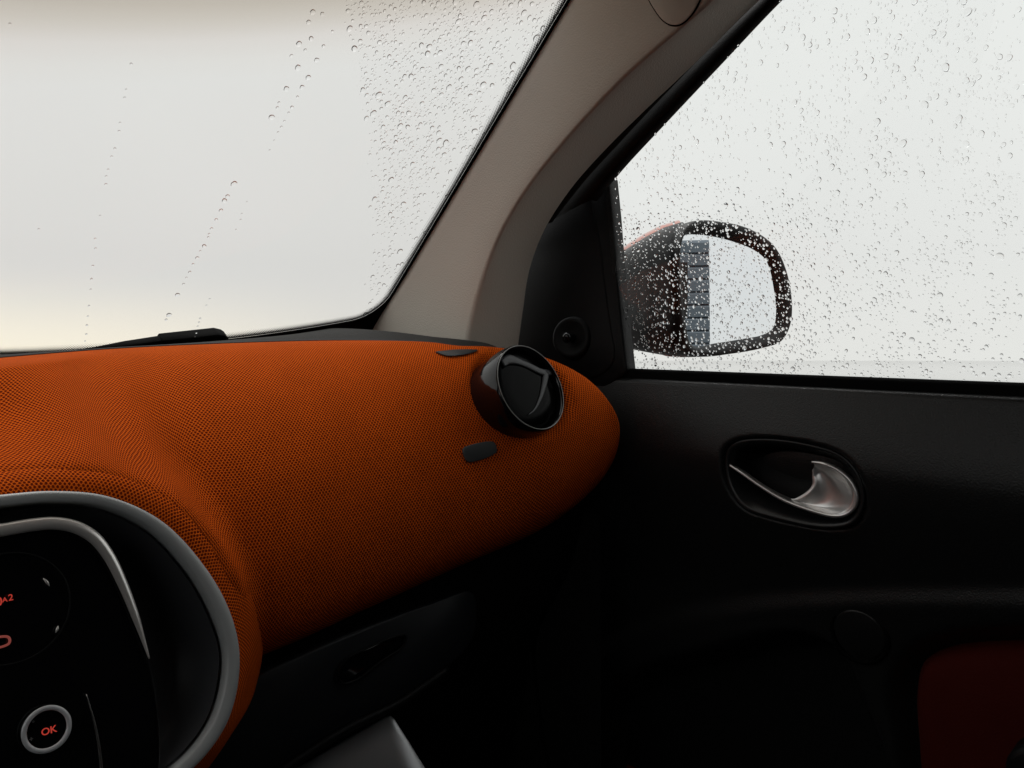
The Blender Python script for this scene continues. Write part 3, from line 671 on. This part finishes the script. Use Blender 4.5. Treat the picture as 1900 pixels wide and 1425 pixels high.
# foot joining it to the door
def ell(c, ax, ay, U_, V_, n=40): return [Vector(c)+U_*(ax*math.copysign(abs(math.cos(2*math.pi*k/n))**.7, math.cos(2*math.pi*k/n)))+V_*(ay*math.copysign(abs(math.sin(2*math.pi*k/n))**.7, math.sin(2*math.pi*k/n))) for k in range(n)]
ca, cm_, cb = at_d(1262, 536, 1.285), at_d(1195, 547, 1.27), at_x(1120, 563, .77)
FT = [ell(ca, .055, .109, Fv, Uv), ell(ca.lerp(cm_, .5), .06, .104, Fv, Uv), ell(cm_, .06, .093, Fv, Uv), ell(cm_.lerp(cb, .5), .055, .075, Fv, Uv), ell(cb, .05, .055, Fv, Uv)]
loft('mirror_foot', FT, 'mirror_black', MIR, cap0=True, cap1=True)
# the painted cap wraps over the front and top of foot and housing
CT = [[Vector(p)+Fv*.030+Uv*.0098 for p in l[3:18]] for l in FT]
loft('cap_top', CT, 'body_orange', MIR, closed=False)
# ------------------------------------------------------------------ wiper parked at the foot of the windscreen
wip = empty('wiper', (.3, 1.06, 1.15), 'parked black wiper blade at the foot of the windscreen', 'wiper')
def wo(px, py): h_, n_ = hit(WSB, px, py); h_ = h_ or at_y(px, py, 1.03); return h_+(h_-CAM)*.022+Vector((0, 0, -.006))
def wpoly(name, pts, th, nm):
    P_ = [wo(*p) for p in pts]; return slab(name, P_, th, 'rubber', wip, bevel=.0012)
wpoly('blade_carrier', [(300, 640), (300, 627), (303, 624), (405, 613), (418, 616), (424, 620), (426, 640)], (0, .014, .010), 0)
wpoly('blade', [(120, 655), (180, 645), (235, 634), (300, 624), (304, 640)], (0, .010, .007), 0)

# ------------------------------------------------------------------ footwell: tray, glove shelf, floor
gs = empty('glove_compartment', (.3, .66, .8), 'dark glove compartment panel below the orange dashboard with a pull recess', 'glove compartment')
gq = [(420, 1330), (470, 1262), (560, 1215), (690, 1160), (800, 1120), (880, 1100), (880, 1180), (830, 1240), (740, 1302), (640, 1352), (540, 1418), (440, 1500), (380, 1500)]
slab('front_panel', spline([at_y(px, py, .70) for px, py in gq], 140, closed=True), (0, .03, -.01), 'shelf_dark', gs, bevel=.004)
tube('lower_lip', spline([at_y(px, py, .693) for px, py in [(430, 1500), (540, 1418), (640, 1354), (740, 1304), (830, 1242)]], 40), .005, 'black_plastic', gs)
rcs = [(627, 1250), (640, 1225), (680, 1203), (730, 1182), (752, 1180), (748, 1198), (710, 1225), (660, 1262), (635, 1268)]
slab('pull_recess', spline([at_y(px, py, .6985) for px, py in rcs], 60, closed=True), (0, .004, 0), 'gloss_black', gs, bevel=.003)
tube('recess_rim', spline([at_y(px, py, .697) for px, py in rcs], 80, closed=True), .0016, 'black_plastic', gs, closed=True, seg=6)
tr = empty('footwell_plate', (.25, .62, .7), 'grey satin plate in the footwell below the dark glove compartment', 'plate')
tp = [(545, 1428), (640, 1372), (722, 1326), (730, 1328), (760, 1375), (800, 1440), (820, 1500), (480, 1500)]
tz = .62
def tpt(px, py): d = ray(px, py); return at_plane(px, py, at_y(722, 1326, .71), Vector((-.25, -.75, .6)).normalized())
slab('plate', resample(np.array([tuple(tpt(*p)) for p in tp+[tp[0]]]), 81)[:-1], (.0, .004, -.003), 'tray_grey', tr, bevel=.002)
for px0, py0, px1, py1 in ((918, 1255, 930, 1440), (984, 1215, 1012, 1440)):
    pass
kick = mesh('footwell_side', [(.66, 1.0, .95), (.66, .62, .95), (.67, .62, .25), (.67, 1.0, .25)], [(0, 1, 2, 3)], 'carpet', smooth=False); tag(kick, kind='structure')
for pts in ([(918, 1250), (922, 1340), (930, 1440)], [(984, 1210), (994, 1310), (1014, 1440)]):
    tube('footwell_seam', spline([at_x(px, py, .652) for px, py in pts], 20), .0022, 'black_plastic', kick, seg=6)
fl = mesh('cabin_floor', [(-.75, -.8, .28), (.75, -.8, .28), (.75, 1.05, .28), (-.75, 1.05, .28)], [(0, 1, 2, 3)], 'carpet', smooth=False); tag(fl, kind='structure')
# rest of the cabin shell
rows = []
for u in np.linspace(-1.08, 1.08, 25):
    f_ = ws(max(-1, min(1, u)), 1.0); x = .555*u; row = [(x, f_.y+.012, f_.z+.006), (x, f_.y-.02, f_.z+.012)]
    for y in np.linspace(.48, -.80, 15): row.append((x*1.03, y-.03*abs(u), CAM.z+.505+.045*(1-u*u)-.03*((y+.15)/.65)**2+.01))
    rows.append(row)
tag(grid('roof_lining', rows, 'lining'), kind='structure')
fw = mesh('front_bulkhead', [(-.75, 1.05, .28), (.75, 1.05, .28), (.75, 1.05, 1.10), (-.75, 1.05, 1.10)], [(0, 1, 2, 3)], 'carpet', smooth=False); tag(fw, kind='structure')
def wallpanel(name, quads, mat='lining'):
    V, F = [], []
    for q in quads: F.append(tuple(range(len(V), len(V)+4))); V += q
    return tag(mesh(name, V, F, mat, smooth=False), kind='structure')
wallpanel('rear_bulkhead', [[(-.75, -.50, .28), (.75, -.50, .28), (.75, -.55, 1.66), (-.75, -.55, 1.66)]], 'seat_cloth')  # unseen; left solid without a rear window to keep the cabin dark
wallpanel('side_shell', [[(.705, -.10, ZB-.02), (.705, -.55, ZB-.02), (.615, -.55, 1.64), (.615, -.16, 1.64)], [(.715, -.55, .28), (.715, -.80, .28), (.60, -.80, 1.66), (.60, -.55, 1.66)], [(.59, .52, 1.655), (.59, -.80, 1.655), (.668, -.80, 1.53), (.664, .27, 1.545)]], 'seat_cloth')  # unseen; panel over the rear of the window added to block its light
ld = wallpanel('driver_side', [[(-.72, 1.05, .28), (-.72, -.80, .28), (-.72, -.80, ZB), (-.72, 1.05, ZB)], [(-.72, -.16, ZB), (-.72, -.80, ZB), (-.60, -.80, 1.66), (-.60, -.16, 1.66)], [(-.60, .50, 1.64), (-.60, -.80, 1.64), (-.66, -.80, 1.57), (-.66, .40, 1.57)], [(-.72, 1.05, ZB), (-.72, .62, ZB), (-.60, .42, 1.64), (-.555, .50, 1.64)]], 'black_plastic')  # unseen; panel behind the driver's window brought forward to cut its light

# bonnet and cowl beyond the glass (below the view)
rows = []
for x in np.linspace(-.75, .75, 25):
    q = x/.75; rows.append([(x, 1.035-.09*q*q, CAM.z-.012+.04*q*q), (x, 1.10-.08*q*q, CAM.z-.05+.02*q*q), (x, 1.30-.1*q*q, CAM.z-.10), (x, 1.60-.2*q*q, CAM.z-.22), (x, 1.70-.25*q*q, CAM.z-.5), (x, 1.70-.25*q*q, .3)])
bn = grid('bonnet', rows, 'body_orange'); tag(bn, 'orange bonnet beyond the foot of the windscreen', 'bonnet')

# ------------------------------------------------------------------ building that the door mirror shows
BY = -14.0
bld = empty('warehouse', (0, BY, 0), 'grey building with horizontal metal cladding reflected in the door mirror', 'building')
MIRINFO = []
for px, py in ((1316, 445), (1316, 600), (1270, 440), (1290, 630), (1312, 440), (1440, 560)):
    p = mp(px, py, -.014); d_ = (p-CAM).normalized(); r_ = d_-2*d_.dot(MN)*MN; t_ = (BY-p.y)/r_.y; q_ = p+r_*t_; MIRINFO.append((px, py, tuple(round(c, 2) for c in q_)))
print('MIRROR', MIRINFO)
BX1, BX0, BH = 4.0, -9.0, 3.92
npan = 15
ph = BH/npan
pm = None
for k in range(npan):
    z0 = k*ph; prof = [(BY, z0+.001), (BY+.05, z0+.004), (BY+.04, z0+ph-.06), (BY+.015, z0+ph-.018), (BY, z0+ph-.001)]
    V = [(x, y_, z_) for x in (BX0, BX1) for (y_, z_) in prof]
    F = [(i, i+1, i+6, i+5) for i in range(4)]+[(4, 3, 2, 1, 0), (5, 6, 7, 8, 9)]
    mesh('cladding_panel', V, F, 'cladding', bld, smooth=False)
V = [(BX0, BY-.01, 0), (BX1-.01, BY-.01, 0), (BX1-.01, BY-.01, BH), (BX0, BY-.01, BH), (BX0, BY-8, 0), (BX1-.01, BY-8, 0), (BX1-.01, BY-8, BH), (BX0, BY-8, BH)]
mesh('wall_core', V, [(0, 1, 2, 3), (1, 5, 6, 2), (3, 2, 6, 7), (0, 3, 7, 4), (5, 4, 7, 6)], 'cladding', bld, smooth=False)

# ------------------------------------------------------------------ rain drops
def dome(seg, rings, hr, irr, seed):
    r_ = np.random.default_rng(seed); ph_ = r_.uniform(0, 6.28, 4); am = r_.uniform(-1, 1, 4)*irr
    A = np.linspace(0, 2*np.pi, seg, endpoint=False)
    out = 1+sum(am[k]*np.cos((k+2)*A+ph_[k])/(k+1) for k in range(4))
    V = [(0, 0, hr)]
    th0 = 2*math.atan(hr)                      # contact angle of a spherical cap of height hr, base radius 1
    Rr = 1/math.sin(th0)
    for k in range(1, rings+1):
        th = th0*k/rings; rr_ = Rr*math.sin(th); h_ = Rr*math.cos(th)-Rr*math.cos(th0)
        for a, o_ in zip(A, out): V.append((rr_*o_*math.cos(a), rr_*o_*math.sin(a), h_))
    nb = len(V); V += [(v[0], v[1], 0) for v in V[-seg:]]; V.append((0, 0, 0)); F = []
    for s in range(seg):
        s2 = (s+1) % seg; F.append((0, 1+s, 1+s2))
        for k in range(rings-1): F.append((1+k*seg+s, 1+(k+1)*seg+s, 1+(k+1)*seg+s2, 1+k*seg+s2))
        F.append((nb+s2, nb+s, len(V)-1))
    return np.array(V), F
big = []
for k in range(8):
    V, F = dome(22, 7, [.46, .54, .41, .50][k % 4], .10, k); me = bpy.data.meshes.new('raindrop'); me.from_pydata([tuple(v) for v in V], [], F)
    me.polygons.foreach_set('use_smooth', [True for p in me.polygons]); me.materials.append(MAT['water_drop']); me.update(); big.append(me)
small = [dome(10, 3, h, .10, 50+k) for k, h in enumerate((.46, .54, .60, .50))]

def frame_at(p, n, slope):
    Zv = Vector(n).normalized(); Xv = Vector(slope); Xv = (Xv-Zv*Xv.dot(Zv)).normalized(); Yv = Zv.cross(Xv); return Xv, Yv, Zv
def place(drops, surf, slope, label, group, stuff_label, nbig, flat=1.0):
    """drops: (px, py, radius_px, stretch)"""
    drops = sorted(drops, key=lambda q: -q[2]); V_all, F_all, sm, base = [], [], [], 0; cnt = 0
    for k, (px, py, r, st) in enumerate(drops):
        p, n = surf(px, py)
        if p is None: continue
        Xv, Yv, Zv = frame_at(p, n, slope); rm = r*(p-CAM).dot(Fv)/FPX
        rot = random.uniform(-.5, .5); c, s = math.cos(rot), math.sin(rot); Xr = Xv*c+Yv*s; Yr = Yv*c-Xv*s
        if cnt < nbig:
            o = bpy.data.objects.new('raindrop', big[k % 8]); COL.objects.link(o); tag(o, label, 'raindrop', group)
            o.matrix_world = Matrix(((Xr.x*rm*st, Yr.x*rm, Zv.x*rm*flat, p.x), (Xr.y*rm*st, Yr.y*rm, Zv.y*rm*flat, p.y), (Xr.z*rm*st, Yr.z*rm, Zv.z*rm*flat, p.z), (0, 0, 0, 1)))
            cnt += 1
        else:
            V, F = small[k % 4]; M = np.array([[Xr.x*st, Yr.x, Zv.x*flat], [Xr.y*st, Yr.y, Zv.y*flat], [Xr.z*st, Yr.z, Zv.z*flat]])*rm
            V_all.append(V @ M.T+np.array(p)); F_all += [tuple(i+base for i in f) for f in F]; base += len(V)
    V_all = np.vstack(V_all)
    o = mesh('fine_raindrops', V_all, F_all, 'water_drop', None); tag(o, stuff_label, 'raindrops', kind='stuff')
    return o
def ssurf(px, py):
    p = gp(px, py)+GN*.0012; return p, GN
def wsurf(px, py):
    h_, n_ = hit(WSB, px, py)
    if h_ is None: return None, None
    n_ = n_ if n_.dot(CAM-h_) < 0 else -n_
    return h_+n_*.0012, n_
def scatter(n, bounds, inside, sizes, gap):
    out = []; cell = {}
    tries = 0
    while len(out) < n and tries < n*40:
        tries += 1; px, py = random.uniform(*bounds[:2]), random.uniform(*bounds[2:])
        pr = inside(px, py)
        if random.random() > pr: continue
        r = sizes(px, py); k = (int(px//24), int(py//24)); ok = True
        for a in (-1, 0, 1):
            for b in (-1, 0, 1):
                for q in cell.get((k[0]+a, k[1]+b), ()):
                    if (q[0]-px)**2+(q[1]-py)**2 < ((q[2]+r)*gap)**2: ok = False; break
        if ok: d_ = (px, py, r, random.uniform(1.0, 1.35)); out.append(d_); cell.setdefault(k, []).append(d_)
    return out
# windscreen, beyond the wiper's sweep
def wleft(py): return np.interp(py, [-40, 0, 60, 150, 300, 450, 520, 600], [632, 640, 655, 672, 690, 700, 690, 672])
def wright(py): return 1060-(py)*(355/585)-6
def win_in(px, py):
    l = wleft(py)+random.gauss(0, 5); r = wright(py)
    if px < l or px > r: return 0
    d_ = .62+.38*math.sin(px*.041+1.3*math.sin(py*.023))*math.cos(py*.037+.7)
    if py > 420: d_ *= .75
    return d_*min(1, .35+(r-px)/90)
def wsize(px, py):
    r = random.lognormvariate(math.log(1.95), .50)
    if random.random() < .06: r = random.uniform(4.0, 6.5)
    if py > 330: r *= .85
    return min(9, max(.9, r))
wd = scatter(1750, (630, 1080, -40, 600), win_in, wsize, 1.02)
# lone drops and dotted runs left by the blade
z7 = 700/1900
for x, y, r in ((1577, 65, 4.2), (1625, 74, 3), (1556, 115, 3.4), (1569, 198, 3.4), (1507, 225, 4.2), (1539, 256, 2.4), (1469, 284, 2.4), (1502, 344, 4.2), (1444, 451, 4), (1407, 521, 2), (1398, 546, 2.2), (1370, 594, 4.2),
                (1676, 162, 2.2), (1631, 236, 2.6), (1597, 306, 3.6), (1554, 394, 3.8), (1523, 443, 3.4), (1500, 492, 2), (1472, 544, 2.5), (1456, 571, 1.6), (1434, 613, 1.6), (1418, 643, 1.8), (1402, 670, 1.6), (1383, 711, 1.3), (1360, 760, 1.4),
                (1180, 930, 4.6), (1147, 992, 3), (1132, 1014, 3.6), (1114, 1064, 3), (1090, 1110, 2.4), (1067, 1155, 2.2), (1055, 1182, 1.7), (1050, 1198, 1.6), (1030, 1243, 3), (1010, 1268, 1.5), (995, 1302, 2.6), (974, 1335, 2), (957, 1374, 2.2), (940, 1402, 1.5),
                (1219, 1080, 1.3), (1214, 1110, 1.4), (1190, 1160, 1.2), (1245, 1020, 1.1),
                (662, 326, 1.9), (637, 455, 1.4), (629, 496, 1.7), (606, 622, 1.5), (601, 664, 1.7), (580, 752, 1.8), (564, 792, 1.6), (546, 858, 1.5), (536, 892, 1.6), (535, 932, 1.9), (505, 1090, 1.3), (480, 1206, 1.5), (482, 1255, 1.7), (468, 1342, 1.5), (463, 1410, 1.5), (52, 125, 1.9), (196, 1158, 1.5)):
    wd.append((x*z7, y*z7, r*1.3, 1.15))
for x, y, r in ((926, 213, 2), (895, 267, 3.4), (852, 368, 3.6), (838, 392, 2), (1058, 287, 1.3), (1041, 320, 1.4), (1010, 386, 1.6), (1004, 405, 1.4), (997, 425, 1.4), (990, 458, 1.4), (985, 475, 1.3),
                (461, 186, 1.6), (458, 240, 1.4), (449, 322, 1.5), (444, 375, 1.4), (439, 420, 1.6), (436, 465, 1.5), (470, 120, 1.4), (430, 500, 1.2)):
    wd.append((x*z7, 450+y*z7, r*1.3, 1.1))
wd += [(a, b, min(r, 2.9), c) for a, b, r, c in scatter(900, (600, 1250, -330, -42), lambda px, py: (px > 632)*(px < wright(py)-4)*.8, wsize, 1.05)]
place(wd, wsurf, (0, -.7, .7), 'clear raindrop on the windscreen beside the taupe pillar or in a wiper run', 'larger raindrops on the windscreen', 'fine raindrops scattered on the windscreen beside the taupe pillar', 140, 1.32)
# side window, all over
def sleft(py): return 1131+(py-335)*.085 if py > 335 else 1441-py*.93
def sd_in(px, py):
    if px < sleft(py)+3 or py > 687+(px-1160)*.036: return 0
    d_ = .60+.40*math.sin(px*.017+2*math.sin(py*.011))*math.sin(py*.019+px*.006)
    d_ *= .68+.32*math.sin(px*.085+1.5*math.sin(px*.021)+.4*math.sin(py*.03))     # faint vertical runs
    
    if 1140 < px < 1490 and py > 395: d_ = max(d_, .95)
    return max(.05, d_)*(1.0 if py > 380 else .75)
def ssize(px, py):
    big_ = np.interp(py, [0, 300, 420, 690], [1, .9, .6, .6])*np.interp(px, [1150, 1500, 1700], [.72, .95, 1.1])
    r = random.lognormvariate(math.log(1.45), .45)
    if random.random() < .12: r = random.uniform(3.0, 6.6)*big_
    return max(.8, min(8, r))
sdp = scatter(5200, (1140, 1930, -30, 715), sd_in, ssize, 1.05)
sdp += [(a, b, min(r, 2.9), c) for a, b, r, c in scatter(5200, (1160, 2350, -300, 735), lambda px, py: 0 if (px < 1932 and py > -32) else sd_in(px, py), ssize, 1.05)]
place(sdp, ssurf, (0, 0, 1), 'clear raindrop on the outside of the passenger side window', 'larger raindrops on the side window', 'fine raindrops all over the passenger side window', 160)
